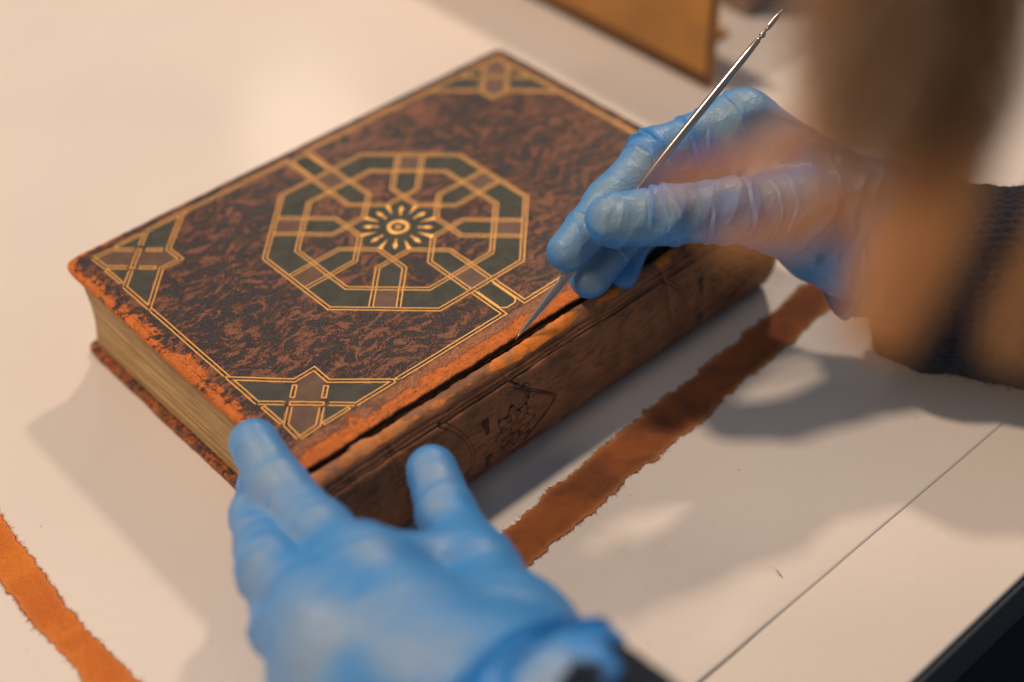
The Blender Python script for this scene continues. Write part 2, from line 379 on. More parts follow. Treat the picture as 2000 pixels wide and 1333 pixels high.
# headband at the spine end of the text block
# curved spine with tooling
nu, nv = 620, 150
prof = spline([(YM - .0031, TH - .0060), (YM - .0034, TH - .0030), (YM - .0050, TH - .0016), (YM - .0080, TH - .0036), (YM - .0120, TH - .0105), (YM - .0150, TH - .022), (YM - .0155, .020), (YM - .0135, .009), (YM - .0100, .0020), (YM - .0070, .0004)], nv)
du = np.diff(prof, axis=0); S = np.concatenate([[0], np.cumsum(np.hypot(*du.T))])
tn = np.gradient(prof, axis=0); tn /= np.linalg.norm(tn, axis=1, keepdims=True); nm = np.stack([tn[:, 1], -tn[:, 0]], 1)  # (y, z) outward
if nm[nv // 2, 0] > 0: nm = -nm
xs = np.linspace(XM + .0030, XP - .0005, nu)
U, W = np.meshgrid(xs, np.arange(nv), indexing='ij'); Zg = prof[:, 1][W]; Sg = S[W]
PP = np.stack([U, Sg, np.zeros_like(U)], -1).reshape(-1, 3)
def nz(sc, o=3, seed=0, sx=1): return fbm(PP * [sx, 1, 1], sc, o, seed).reshape(U.shape)
h = .00008 * nz(160, 4, 1) + .00018 * nz(35, 2, 2); ink = np.zeros_like(U); 
wx = U + .0002 * nz(90, 2, 3); wz = Zg + .0002 * nz(90, 2, 4)
def groove(d, wdt=.00045, deep=.0005, inkv=1.0):
    global h, ink; wdt = wdt * 1.35; deep = deep * 1.2; inkv = inkv * 1.6
    g = np.exp(-(d / wdt) ** 2); h = h - deep * g; ink = np.maximum(ink, g * inkv)
def seg(a, b):
    a = np.array(a) / 1000; b = np.array(b) / 1000; d = b - a; t = np.clip(((wx - a[0]) * d[0] + (wz - a[1]) * d[1]) / (d @ d), 0, 1)
    return np.hypot(wx - a[0] - t * d[0], wz - a[1] - t * d[1])
worn = .45 + .55 * sstep(-.5, .25, nz(55, 3, 21))
for zz, k in ((44.5, .55), (43.0, .4), (41.6, .9)): groove(np.abs(wz - zz / 1000 + .0002 * nz(30, 2, 8)), .0004, .0006, k * worn)
for zz in (6.5, 8.0): groove(np.abs(wz - zz / 1000), .0004, .0005, .7 * worn)
for xb in (-101, -99, -82, -80.5, 60, 61.5, 116): groove(np.abs(wx - xb / 1000), .0004, .0005, .6 * worn)
def panel(cx):
    global ink
    for q in (0, 1.7):
        for a, b in (((cx + 3, 40 - q), (cx + 23 - q, 25)), ((cx + 23 - q, 25), (cx + 5, 9 + q))): groove(seg(a, b), .0003, .00045, .9 * worn)
        c = (cx - 42, 24); d = np.abs(np.hypot(wx - (c[0]) / 1000, (wz - c[1] / 1000)) - (.0195 - q / 1000 + .001)); groove(np.where(wx > (cx - 34) / 1000, d, 1), .0003, .00045, .9 * worn)
    # eight-petalled rosette
    dx, dz = wx * 1000 - cx, wz * 1000 - 22; r = np.hypot(dx, dz) + 1e-6; th = np.arctan2(dz, dx)
    out = 8.6 + 1.5 * np.cos(8 * th); groove(np.where(r < 13, np.abs(r - out) / 1000, 1), .00060, .0009, 1.3)
    cell = (th / (math.pi / 4)) - np.floor(th / (math.pi / 4)) - .5; px = r * np.sin(cell * math.pi / 4); pr = r * np.cos(cell * math.pi / 4)
    for rr0, rad, kk in ((6.4, 1.4, 1.0), (3.4, .8, .8)): groove(np.where(r < 11, np.abs(np.hypot(px, pr - rr0) - rad) / 1000, 1), .0002, .0004, kk)
    groove(np.abs(r - 2.0) / 1000, .0002, .0004, .5)
    for sx, sz in ((-13.5, 9.5), (-14, -8), (8.5, 13.5)):   # bracket-shaped leaves round the rosette
        ddx, ddz = dx - sx, dz - sz; d = np.abs(np.hypot(ddx * 1.5, ddz * .7) - 2.2 - .9 * np.sin(3 * np.arctan2(ddz, ddx))) / 1000
        groove(np.where(np.hypot(ddx, ddz) < 6, d, 1), .0004, .0006, 1.0 * worn); ink = np.maximum(ink, .55 * worn * sstep(2.4, 1.5, np.hypot(ddx * 1.5, ddz * .7) - .9 * np.sin(3 * np.arctan2(ddz, ddx))))
for cx in (-27, 94): panel(cx)
groove(seg((-27, 47), (-25, 41)), .0004, .0007, 1); groove(seg((-25, 41), (-21, 39)), .0004, .0007, 1)
lip = np.exp(-((Sg - .0045) / .0035) ** 2); rag = nz(330, 3, 13) * 1.0
opened = sstep(-.016, .008, U) * (1 - sstep(.03, .06, U))
h = h + lip * rag * .00022 + opened * np.exp(-((Sg - .004) / .002) ** 2) * .0009
raised = sum(np.exp(-((U - xb) / .004) ** 4) for xb in (-.0905,)) * .0012; h = h + raised
fade = np.minimum(1, np.minimum(Sg / .0015, (S[-1] - Sg) / .004)); h = h * fade
scuff = .85 * np.exp(-((Sg - .0062) / .0024) ** 2) * (.55 + .7 * sstep(-.4, .4, nz(45, 3, 17))) + .12 * sstep(.3, .6, nz(80, 3, 19))
scuff = scuff + .5 * np.exp(-((U - xs[0]) / .004) ** 2)
gapw = (-.0011 * opened + .0011 * (1 - sstep(-.05, -.005, U))) * np.exp(-(Sg / .004) ** 2) + .0004 * nz(240, 3, 23) * np.exp(-(Sg / .003) ** 2)
V = np.stack([U + .0003 * np.sin(Sg * 900) * (U < xs[3]), prof[:, 0][W] + nm[:, 0][W] * h + gapw, prof[:, 1][W] + nm[:, 1][W] * h], -1)
sp = mesh_obj('spine', V.reshape(-1, 3), grid_faces(nu, nv), SPINE, book, attrs={'scuff': scuff.ravel(), 'ink': ink.ravel()})
s_ = sp.modifiers.new('thickness', 'SOLIDIFY'); s_.thickness = .0012; s_.offset = -1
# added dark strip standing in for the shade inside the open joint
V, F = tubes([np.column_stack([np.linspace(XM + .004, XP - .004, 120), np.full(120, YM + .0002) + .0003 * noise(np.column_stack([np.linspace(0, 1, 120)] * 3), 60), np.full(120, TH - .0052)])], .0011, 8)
mesh_obj('joint_dark_strip', V, F, DARK, book)

# gilt lines -------------------------------------------------------------
ZT = TH + .00003
def offset_line(pts, off, closed):
    P = np.array(pts, float); n = len(P); out = []
    for i in range(n):
        a = P[i - 1] if (i > 0 or closed) else None; b = P[(i + 1) % n] if (i < n - 1 or closed) else None
        d1 = (P[i] - a) if a is not None else (b - P[i]); d2 = (b - P[i]) if b is not None else (P[i] - a)
        d1 /= np.linalg.norm(d1); d2 /= np.linalg.norm(d2); n1 = np.array([-d1[1], d1[0]]); n2 = np.array([-d2[1], d2[0]])
        m = n1 + n2; m /= np.linalg.norm(m); out.append(P[i] + m * off / max(.35, m @ n1))
    return np.array(out)
class Gilt:
    def __init__(s): s.V = []; s.F = []
    def strip(s, pts, width=.00057, closed=False, z=ZT, hgt=.00011):
        if closed: pts = list(pts) 
        # resample so the tooling wavers slightly
        P = [np.array(p, float) for p in pts]; Q = []
        m = len(P) if closed else len(P) - 1
        for i in range(m):
            a, b = P[i], P[(i + 1) % len(P)]; k = max(1, int(np.linalg.norm(b - a) / .0035))
            for t in range(k): Q.append(a + (b - a) * t / k)
        if not closed: Q.append(P[-1])
        Q = np.array(Q)
        jig = np.column_stack([noise(np.column_stack([Q, np.zeros(len(Q))]), 160, 5), noise(np.column_stack([Q, np.zeros(len(Q))]), 160, 6)]) * .00007; Q = Q + jig
        l = offset_line(Q, width / 2, closed); r = offset_line(Q, -width / 2, closed); li = offset_line(Q, width * .3, closed); ri = offset_line(Q, -width * .3, closed)
        b = len(s.V); n = len(Q)
        for i in range(n):
            s.V += [(*l[i], z), (*li[i], z + hgt), (*ri[i], z + hgt), (*r[i], z)]
        for i in range(n if closed else n - 1):
            j = (i + 1) % n
            for k in range(3): s.F.append([b + i * 4 + k, b + i * 4 + k + 1, b + j * 4 + k + 1, b + j * 4 + k])
    def double(s, pts, closed=False, gap=.00082, width=.00057, ends=False, scale=.001):
        P = np.array(pts, float) * scale
        a, b = offset_line(P, gap, closed), offset_line(P, -gap, closed)
        if ends and not closed: s.strip(np.vstack([a, b[::-1]]), width, True)
        else: s.strip(a, width, closed); s.strip(b, width, closed)
    def blob(s, outline, scale=.001, hgt=.00016):
        O = np.array(outline, float) * scale; c = O.mean(0); b = len(s.V); n = len(O); O2 = c + (O - c) * .72
        s.V += [(*p, ZT) for p in O] + [(*p, ZT + hgt) for p in O2]
        s.F += [[b + i, b + (i + 1) % n, b + n + (i + 1) % n, b + n + i] for i in range(n)] + [[b + n + i for i in range(n)]]
    def build(s, name, parent, mat=GOLD):
        V = np.array(s.V); 
        return mesh_obj(name, V, s.F, mat, parent, smooth=False)
def rot(p, a): c, s_ = math.cos(a), math.sin(a); return (p[0] * c - p[1] * s_, p[0] * s_ + p[1] * c)
def onlay(name, poly, mat, parent, scale=.001, inset=.0009, hgt=.00009):
    P = np.array(poly, float) * scale
    area = .5 * np.sum(P[:, 0] * np.roll(P[:, 1], -1) - np.roll(P[:, 0], -1) * P[:, 1])
    if area < 0: P = P[::-1]
    A = offset_line(P, inset, True); B = offset_line(P, inset + .0004, True); n = len(A)
    V = [(*p, TH + .00001) for p in A] + [(*p, TH + hgt) for p in B]
    F = [[i, (i + 1) % n, n + (i + 1) % n, n + i] for i in range(n)] + [[n + i for i in range(n)]]
    return mesh_obj(name, V, F, mat, parent, smooth=False)
RO, RI, WS, RA, RC = 53.4, 40.7, 5.5, 27.4, 21.9
T8 = math.tan(math.pi / 8)
g = Gilt()
oct_ = lambda a: [rot((a, a * T8), k * math.pi / 4) for k in range(8)]
g.double(oct_(RO), True); g.double(oct_(RI), True)
t_ = (T8 * RA + WS) / (1 + T8); A2 = (RA - t_, -WS + t_)   # on the bisector
for k in range(8):
    a = k * math.pi / 4
    p = [(RO - .8, -WS), (RA, -WS), A2]; half = [rot(q_, a) for q_ in p]
    # mirrored half about the bisector at a + 22.5 deg
    q2 = []
    for q_ in p[:-1][::-1]:
        ang = math.atan2(q_[1], q_[0]); r = math.hypot(*q_); ang2 = math.pi / 4 - ang; q2.append(rot((r * math.cos(ang2), r * math.sin(ang2)), a))
    g.double(half + q2)
    # wedge pointing to the centre, teardrops
    b = a + math.pi / 8
    g.blob([rot(q_, b) for q_ in ((16.6, 1.2), (14.4, .9), (9.6, .12), (9.6, -.12), (14.4, -.9), (16.6, -1.2))])
    drop = [(8.0, 0), (8.5, .42), (9.4, .5), (10.2, .35), (10.9, .5), (11.6, 1.0), (12.6, 1.15), (13.6, .8), (15.2, 0), (13.6, -.8), (12.6, -1.15), (11.6, -1.0), (10.9, -.5), (10.2, -.35), (9.4, -.5), (8.5, -.42)]
    g.blob([rot(q_, a) for q_ in drop])
g.strip([(.0040 * math.cos(t), .0040 * math.sin(t)) for t in np.linspace(0, 2 * math.pi, 40)[:-1]], .0019, True, hgt=.00022)
g.strip([(.0010 * math.cos(t), .0010 * math.sin(t)) for t in np.linspace(0, 2 * math.pi, 16)[:-1]], .0007, True, hgt=.0001)
med = g.build('medallion', book)
for k in range(8):
    a = k * math.pi / 4
    R_ = lambda pts: [rot(q_, a) for q_ in pts]
    onlay('onlay', R_([(RO, WS), (RO, RO * T8), rot((RO, -WS), math.pi / 4), rot((RI, -WS), math.pi / 4), (RI, RI * T8), (RI, WS)]), GREEN, med)['label'] = 'dark green leather band between two straps'
    onlay('onlay', R_([(RO, -WS), (RO, WS), (RI, WS), (RI, -WS)]), BROWN, med)
    onlay('onlay', R_([(RI, -WS), (RI, WS), (RA, WS), (RC, 0), (RA, -WS)]), GREEN, med)
star = []
for k in range(8):
    a = k * math.pi / 4; star += [rot((19.4, 0), a), rot((16.0, 0), a + math.pi / 8)]
onlay('rosette', star, GREEN, med, inset=.0006, hgt=.00004)['label'] = 'dark green star behind the gilt teardrops'
# frame with the two strap extensions
FX0, FX1, FY0, FY1 = -105.4, 122.0, -73.0, 73.0
g = Gilt()
for sy, fy in ((-1, FY0), (1, FY1)):
    for sx, fx in ((-1, FX0), (1, FX1)):
        ex = sx * 1.0
        xa = fx - sx * 44.5 if True else 0
        g = Gilt(); g.double([(sx * WS, sy * (RO + 1.0)), (sx * WS, fy), (xa, fy)], ends=True); g.build('gilt_line', book)
    y1 = fy - sy * 2.0; g = Gilt()
    g.strip([(-(WS - 1.4) / 1000, sy * .0556), (-(WS - 1.4) / 1000, (y1 - sy * 1.6) / 1000), (-.0020, y1 / 1000), (.0020, y1 / 1000), ((WS - 1.4) / 1000, (y1 - sy * 1.6) / 1000), ((WS - 1.4) / 1000, sy * .0556)]); g.build('gilt_line', book)
for fx in (FX0, FX1):
    g = Gilt(); g.double([(fx, FY0 + 45.5), (fx, FY1 - 45.5)], ends=True); g.build('gilt_line', book)
for sy, fy in ((-1, FY0), (1, FY1)):
    onlay('onlay', [(-4.1, sy * 54.6), (4.1, sy * 54.6), (4.1, fy - sy * 3.6), (2, fy - sy * 2), (-2, fy - sy * 2), (-4.1, fy - sy * 3.6)], GREEN, book, inset=.0003)
# four corner ornaments
for fx, sx in ((FX0, 1), (FX1, -1)):
    for fy, sy in ((FY0, 1), (FY1, -1)):
        g = Gilt(); C_ = lambda pts: [(fx + sx * a, fy + sy * b) for a, b in pts]; S_ = lambda pts: [(b, a) for a, b in pts]
        out = [(0.2, 44), (17.3, 26.2), (26.3, 26.3)]
        g.double(C_([(0, 25.9), (0, 44.6), (17.3, 26.4), (26.6, 26.6), (26.4, 17.3), (44.6, 0), (25.9, 0)]))
        g.double(C_([(0.4, 25.9), (7.3, 19.0)]), ends=False)
        g.double(C_([(25.9, 0.4), (19.0, 7.3)]), ends=False)
        g.double(C_([(8.7, 17.6), (17.6, 8.7)]), ends=True)
        for f_ in (lambda p: p, S_):
            g.double(C_(f_([(15.8, 24.2), (11.2, 19.6)])), ends=True)
            g.double(C_(f_([(7.5, 15.9), (.9, 9.3), (.4, .4)])))
            g.double(C_(f_([(.3, 23.0), (.3, 11.3)])), ends=True, gap=.0007)
        co_ = g.build('corner_ornament', book)
        for f_ in (lambda p: p, S_):
            onlay('onlay', C_(f_([(.4, 43), (16.8, 25.6), (8.9, 17.7), (.4, 26.2)])), GREEN, co_)
            onlay('onlay', C_(f_([(.4, 25.4), (7.9, 17.8), (.4, 10.2)])), GREEN, co_, inset=.0008)
        onlay('onlay', C_([(18.2, 26.2), (26.2, 26.2), (26.2, 18.2), (17.9, 9.5), (9.5, 17.9)]), BROWN, co_)
        onlay('onlay', C_([(8.6, 16.6), (16.6, 8.6), (9.0, .8), (.8, .8), (.8, 9.0)]), BROWN, co_)

# ------------------------------------------------------------------ dyed strips of tissue leather
def strip_obj(name, cx, wid, along, label, seed, side_shift, rg=1.0, mat=None):
    mat = mat or TISSUE_SHADED
    """along = list of stations; cx(s) centre and wid(s) width across; ragged edges with pulled fibres"""
    n, mseg = 1500, 22; s = np.linspace(along[0], along[1], n)
    P = np.column_stack([s, np.zeros(n), np.full(n, seed)])
    e1 = fbm(P, 110, 3, seed) * .0011 * rg + fbm(P, 420, 3, seed + 3) * .00045 + noise(P, 35, seed + 4) * .0007; e2 = fbm(P, 110, 3, seed + 9) * .0011 * rg + fbm(P, 420, 3, seed + 13) * .00045 + noise(P, 35, seed + 14) * .0007
    c = np.interp(s, *cx); wd = np.interp(s, *wid)
    v = np.linspace(-1, 1, mseg); v = np.sign(v) * np.abs(v) ** .7
    A = c[:, None] + v[None] * wd[:, None] / 2 + np.where(v > 0, v ** 4, 0)[None] * e1[:, None] + np.where(v < 0, v ** 4, 0)[None] * e2[:, None]
    B = np.broadcast_to(s[:, None], A.shape)
    XY = np.stack([A, B], -1) if not side_shift else np.stack([B, A], -1)
    Pz = np.column_stack([XY.reshape(-1, 2), np.zeros(A.size)])
    z = .00015 + .00012 * np.abs(noise(Pz, 55, seed + 2)) + .00012 * np.clip(noise(Pz, 30, seed + 5), 0, 1) * (np.abs(v)[None].repeat(n, 0).ravel() ** 3)
    z = .00004 + (z - .00004) * (1 - np.abs(v)[None].repeat(n, 0).ravel() ** 10)
    thin = (np.abs(v) ** 8)[None].repeat(n, 0).ravel()
    o = mesh_obj(name, np.column_stack([XY.reshape(-1, 2), z]), grid_faces(n, mseg), mat, attrs={'thin': thin})
    tag(o, label, 'strip', None)
    # loose fibres along both edges
    K = 5; paths = []
    for k in range(2600):
        i = RNG.integers(0, n); sd = 1 if RNG.random() < .5 else -1; edge_p = XY[i, -1 if sd > 0 else 0]
        ln = RNG.uniform(.0005, .0022) * (1.6 if RNG.random() < .1 else 1); ang = RNG.uniform(-1.3, 1.3); cur = RNG.uniform(-1.6, 1.6)
        base = np.array([sd, 0.]) if not side_shift else np.array([0., sd])
        p = np.array(edge_p) - base * .0004; pts_ = []
        for q_ in range(K):
            a = ang + cur * q_ / K; d = np.array([base[0] * math.cos(a) - base[1] * math.sin(a), base[0] * math.sin(a) + base[1] * math.cos(a)])
            pts_.append((*p, .00022 + .00012 * math.sin(q_ * 1.2 + k))); p = p + d * ln / K
        paths.append(pts_)
    V, F = tubes(np.array(paths), np.full((len(paths), K), .00005), 3)
    f = mesh_obj('fringe', V, F, mat, o); f['kind'] = 'stuff'
    return o
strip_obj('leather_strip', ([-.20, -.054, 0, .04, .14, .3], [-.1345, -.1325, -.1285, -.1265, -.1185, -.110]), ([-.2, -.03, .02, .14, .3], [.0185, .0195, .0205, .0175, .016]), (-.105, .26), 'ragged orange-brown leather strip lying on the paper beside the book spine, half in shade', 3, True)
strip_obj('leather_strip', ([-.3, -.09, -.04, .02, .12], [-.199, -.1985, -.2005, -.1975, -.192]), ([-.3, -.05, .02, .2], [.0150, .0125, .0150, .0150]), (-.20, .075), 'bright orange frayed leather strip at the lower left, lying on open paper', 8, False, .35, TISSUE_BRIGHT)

# ------------------------------------------------------------------ crumbs and a loose fibre on the paper
V = []; F = []
for k in range(150):
    x, y = (RNG.uniform(-.22, .16), RNG.uniform(-.26, .02)); r = RNG.uniform(.00008, .00028)
    if YM - .016 < y and x > XM: continue
    z = .0003 if y > -.2214 else -.0006
    b = len(V); pts_ = RNG.normal(0, 1, (6, 3)); pts_ /= np.linalg.norm(pts_, axis=1, keepdims=True)
    V += [(x + r, y, z), (x - r * .6, y + r, z), (x - r * .5, y - r, z), (x + r * .1, y, z + r), ]; F += [[b, b + 1, b + 3], [b + 1, b + 2, b + 3], [b + 2, b, b + 3], [b, b + 2, b + 1]]
CRUMB = leather_plain('red_brown_crumb', (.10, .045, .02), (.28, .09, .03), .9)
tag(mesh_obj('leather_crumbs', V, F, CRUMB, smooth=False), 'tiny red-brown leather crumbs scattered over the paper', 'crumbs', kind='stuff')
p0 = on_table(1522, 1122); pa = [p0 + np.array([t * .0002, t * .0011, .0004 + .0003 * math.sin(t)]) for t in range(-2, 3)]
V, F = tubes([pa], [[.00005, .00016, .00020, .00016, .00005]], 5); fb = mesh_obj('loose_fibre', V, F, CRUMB)
V, F = tubes([spline([pa[-1], pa[-1] + [-.0008, .0015, .0006], pa[-1] + [-.0030, .0030, .0002]], 8)], .00004, 3); mesh_obj('fibre_tail', V, F, CRUMB, fb)
tag(fb, 'tiny red fibre lying alone on the sunlit paper near its cut edge', 'fibre')

# ------------------------------------------------------------------ ochre box and darker box at the back
OCH = cloth_cover_mat(); y0, y1, x0, x1, zt = .0300, .30, .2330, .2720, .067
ub = thing('ochre_board', 'blurred ochre cloth-covered board with dark edging, standing upright behind the book', 'board', ((x0 + x1) / 2, .16, 0))
EDGE = leather_plain('dark_leather_edging', (.10, .045, .02), (.16, .07, .03), .6)
box('panel', (x0, y0, .0005), (x0 + .005, y1, zt), OCH, ub, .0010)
box('foot', (x0 + .0052, y0 + .03, .0004), (x0 + .05, y1 - .03, .004), OCH, ub, .0010)
box('edging', (x0 - .0005, y0 + .003, .0006), (x0 - .00002, y1, .008), EDGE, ub); box('edging', (x0 - .0005, y0 - .0003, .0006), (x0 - .00002, y0 + .0022, zt), EDGE, ub)
gb = thing('dark_box', 'grey-brown blurred box partly hidden between the ochre board and the hair', 'box', (.35, .10, 0))
GREY = leather_plain('grey_brown_cloth', (.33, .24, .18), (.38, .28, .21), .8)
box('body', (.305, .065, .0004), (.44, .25, .085), GREY, gb, .0015); box('lid', (.3035, .0635, .0853), (.4415, .2515, .098), GREY, gb, .0015)

# ------------------------------------------------------------------ distance-field modelling of gloved hands
def surface_nets(D, org, hs):
    n = np.array(D.shape); S = D < 0
    c = [(a, b, d) for a in (0, 1) for b in (0, 1) for d in (0, 1)]
    sub = lambda A, o: A[o[0]:n[0] - 1 + o[0], o[1]:n[1] - 1 + o[1], o[2]:n[2] - 1 + o[2]]
    cnt = sum(sub(S, o).astype(np.int8) for o in c); act = (cnt > 0) & (cnt < 8); idx = np.argwhere(act)
    vals = np.stack([D[idx[:, 0] + o[0], idx[:, 1] + o[1], idx[:, 2] + o[2]] for o in c], 1)
    pos = np.zeros((len(idx), 3)); num = np.zeros(len(idx))
    for i in range(8):
        for j in range(i + 1, 8):
            if sum(abs(np.array(c[i]) - np.array(c[j]))) != 1: continue
            x = (vals[:, i] < 0) != (vals[:, j] < 0); t = np.where(x, vals[:, i] / np.where(x, vals[:, i] - vals[:, j], 1), 0)[:, None]
            pos += np.where(x[:, None], np.array(c[i]) + t * (np.array(c[j]) - np.array(c[i])), 0); num += x
    V = org + (idx + pos / num[:, None]) * hs
    ids = -np.ones(act.shape, np.int64); ids[act] = np.arange(len(idx)); F = []
    for ax in range(3):
        
        sl0 = [slice(1, n[k] - 1) for k in range(3)]; sl0[ax] = slice(0, n[ax] - 1); sl1 = list(sl0); sl1[ax] = slice(1, n[ax])
        a, b = S[tuple(sl0)], S[tuple(sl1)]; e = np.argwhere(a != b); 
        off = np.array([1, 1, 1]); off[ax] = 0; e2 = e + off; u, v = [k for k in range(3) if k != ax]
        du = np.zeros(3, int); du[u] = 1; dv = np.zeros(3, int); dv[v] = 1
        q_ = [ids[tuple((e2 - d).T)] for d in (du * 0, du, du + dv, dv)]; q_ = np.stack(q_, 1)
        flip = a[tuple(e.T)]; 
        if ax == 1: flip = ~flip
        q_ = np.where(flip[:, None], q_, q_[:, ::-1]); F.append(q_[(q_ >= 0).all(1)])
    return V, np.concatenate(F)
def smin(a, b, k):
    h_ = np.clip(.5 + .5 * (b - a) / k, 0, 1); return b + (a - b) * h_ - k * h_ * (1 - h_)
def hand(digits, palm, hs, k_in=.004, k_palm=.009, pad=.006):
    """digits: dict name -> [(point, radius)...]; palm: list of ((p, r), (p, r))"""
    allp = [p for d in digits.values() for p, r in d] + [q_[0] for s_ in palm for q_ in s_]; allr = max([r for d in digits.values() for p, r in d] + [q_[1] for s_ in palm for q_ in s_])
    lo = np.min(allp, 0) - allr - pad; hi = np.max(allp, 0) + allr + pad; n = np.ceil((hi - lo) / hs).astype(int)
    G = [(lo[k] + np.arange(n[k]) * hs).astype(np.float32) for k in range(3)]
    X, Y, Z = G[0][:, None, None], G[1][None, :, None], G[2][None, None, :]
    def cap(a, b, ra, rb):
        ba = b - a; l2 = max(ba @ ba, 1e-9); t = ((X - a[0]) * ba[0] + (Y - a[1]) * ba[1] + (Z - a[2]) * ba[2]) / l2; t = np.clip(t, 0, 1).astype(np.float32)
        return np.sqrt((X - a[0] - t * ba[0]) ** 2 + (Y - a[1] - t * ba[1]) ** 2 + (Z - a[2] - t * ba[2]) ** 2) - (ra + (rb - ra) * t)
    pf = None
    for (a, ra), (b, rb) in palm:
        d = cap(a, b, ra, rb); pf = d if pf is None else smin(pf, d, .010)
    tot = pf
    for d in digits.values():
        f = None
        for (a, ra), (b, rb) in zip(d[:-1], d[1:]):
            q_ = cap(a, b, ra, rb); f = q_ if f is None else smin(f, q_, k_in)
        tot = smin(tot, smin(pf, f, k_palm), .0012)
    V, F = surface_nets(tot.astype(np.float32), lo, hs); return V, F
def vnormals(V, F):
    n = np.zeros_like(V); a, b, c, d = [V[F[:, k]] for k in range(4)]; fn = np.cross(c - a, d - b)
    for k in range(4): np.add.at(n, F[:, k], fn)
    return n / (np.linalg.norm(n, axis=1, keepdims=True) + 1e-20)
def relax(V, F, it=2):
    for _ in range(it):
        s_ = np.zeros_like(V); c = np.zeros(len(V))
        for a, b in ((0, 1), (1, 2), (2, 3), (3, 0)):
            np.add.at(s_, F[:, a], V[F[:, b]]); np.add.at(s_, F[:, b], V[F[:, a]]); np.add.at(c, F[:, a], 1); np.add.at(c, F[:, b], 1)
        V = V * .5 + .5 * s_ / c[:, None]
    return V
def folds(V, N, chains, rings, crumple, seed, fine_=True):
    """rings: (chain, position along it in segment units, amplitude, width, tilt); returns displacement and fold mask"""
    disp = np.zeros(len(V)); mask = np.zeros(len(V))
    info = {}
    for name, ch in chains.items():
        best = np.full(len(V), 9.0); pos = np.zeros(len(V)); seglen = np.zeros(len(V)); off = np.zeros((len(V), 3)); rad = np.ones(len(V))
        for i, ((a, ra), (b, rb)) in enumerate(zip(ch[:-1], ch[1:])):
            ba = b - a; t = np.clip(((V - a) @ ba) / (ba @ ba), 0, 1); c = a + t[:, None] * ba; d = np.linalg.norm(V - c, axis=1) - (ra + (rb - ra) * t)
            m_ = d < best; best = np.where(m_, d, best); pos = np.where(m_, i + ((V - a) @ ba) / (ba @ ba), pos); seglen = np.where(m_, np.linalg.norm(ba), seglen); off = np.where(m_[:, None], V - c, off)
        info[name] = (best, pos, seglen, off)
    names = list(info); B = np.stack([info[n_][0] for n_ in names], 1); own = B.argmin(1)
    nA = noise(V, 120, seed); nB = noise(V, 260, seed + 1); nC = noise(V, 60, seed + 2)
    for name, p0, amp, wd, tilt in rings:
        k = names.index(name); best, pos, sl, off = info[name]; on = (own == k)
        u = off / (np.linalg.norm(off, axis=1, keepdims=True) + 1e-9); tl = u @ (CAM_R @ np.array([tilt[0], tilt[1], tilt[2]]))
        d = (pos - p0) * sl + tl * .003 + nA * .0012 + nB * .0004
        d = d + nC * .0022
        ok = on * (best < .004) * sstep(-.55, .35, noise(V, 75, seed + 90 + int(p0 * 10)) + .25)
        g_ = np.where(d > 0, np.exp(-d / (wd * .40)), np.exp(d / (wd * 1.9))) * ok; side = -.5 * np.exp(-((d - wd * 1.1) / (wd * .6)) ** 2) * ok
        disp += amp * (g_ + side); mask = np.maximum(mask, g_ * min(.9, amp * 1400 if fine_ else amp * 900))
    for name, (amp, sc) in crumple.items():
        k = names.index(name); on = sstep(.006, .0, info[name][0] - B.min(1)) if True else (own == k)
        on = np.where(own == k, 1, 0) * 1.0
        tri = lambda x: np.abs((x % 2) - 1)
        W_ = V + .004 * np.stack([noise(V, 90, seed + 20), noise(V, 90, seed + 21), noise(V, 90, seed + 22)], 1)
        r1 = 1 - np.abs(noise(W_, sc, seed + 5)) * 2; r2 = 1 - np.abs(noise(W_ * [1, 1.7, .8], sc * 1.9, seed + 6)) * 2.2
        rr = np.clip(r1, -.4, 1) * .7 + np.clip(r2, -.3, 1) * .4; 
        ch = chains[name]; axd = ch[-1][0] - ch[0][0]; axd = axd / np.linalg.norm(axd); sd_ = np.cross(axd, CAM_R[:, 2]); sd_ /= np.linalg.norm(sd_); cr = 0
        for q_i, (fa, fs, wgt) in enumerate(((1., .55, 1), (1., -.75, .8), (.55, 1.0, .5), (1.3, .15, .6))):
            dd = axd * fa + sd_ * fs; msk = sstep(-.1, .45, noise(V, 48, seed + 60 + q_i))
            cr = cr + wgt * msk * (tri(W_ @ dd * 190 + q_i * .7) ** 1.6 - .35)
        rr = rr * .35 + cr * .62
        disp += on * amp * rr; mask = np.maximum(mask, on * sstep(.45, .9, rr) * .7 * (amp > .0002))
    return disp, mask
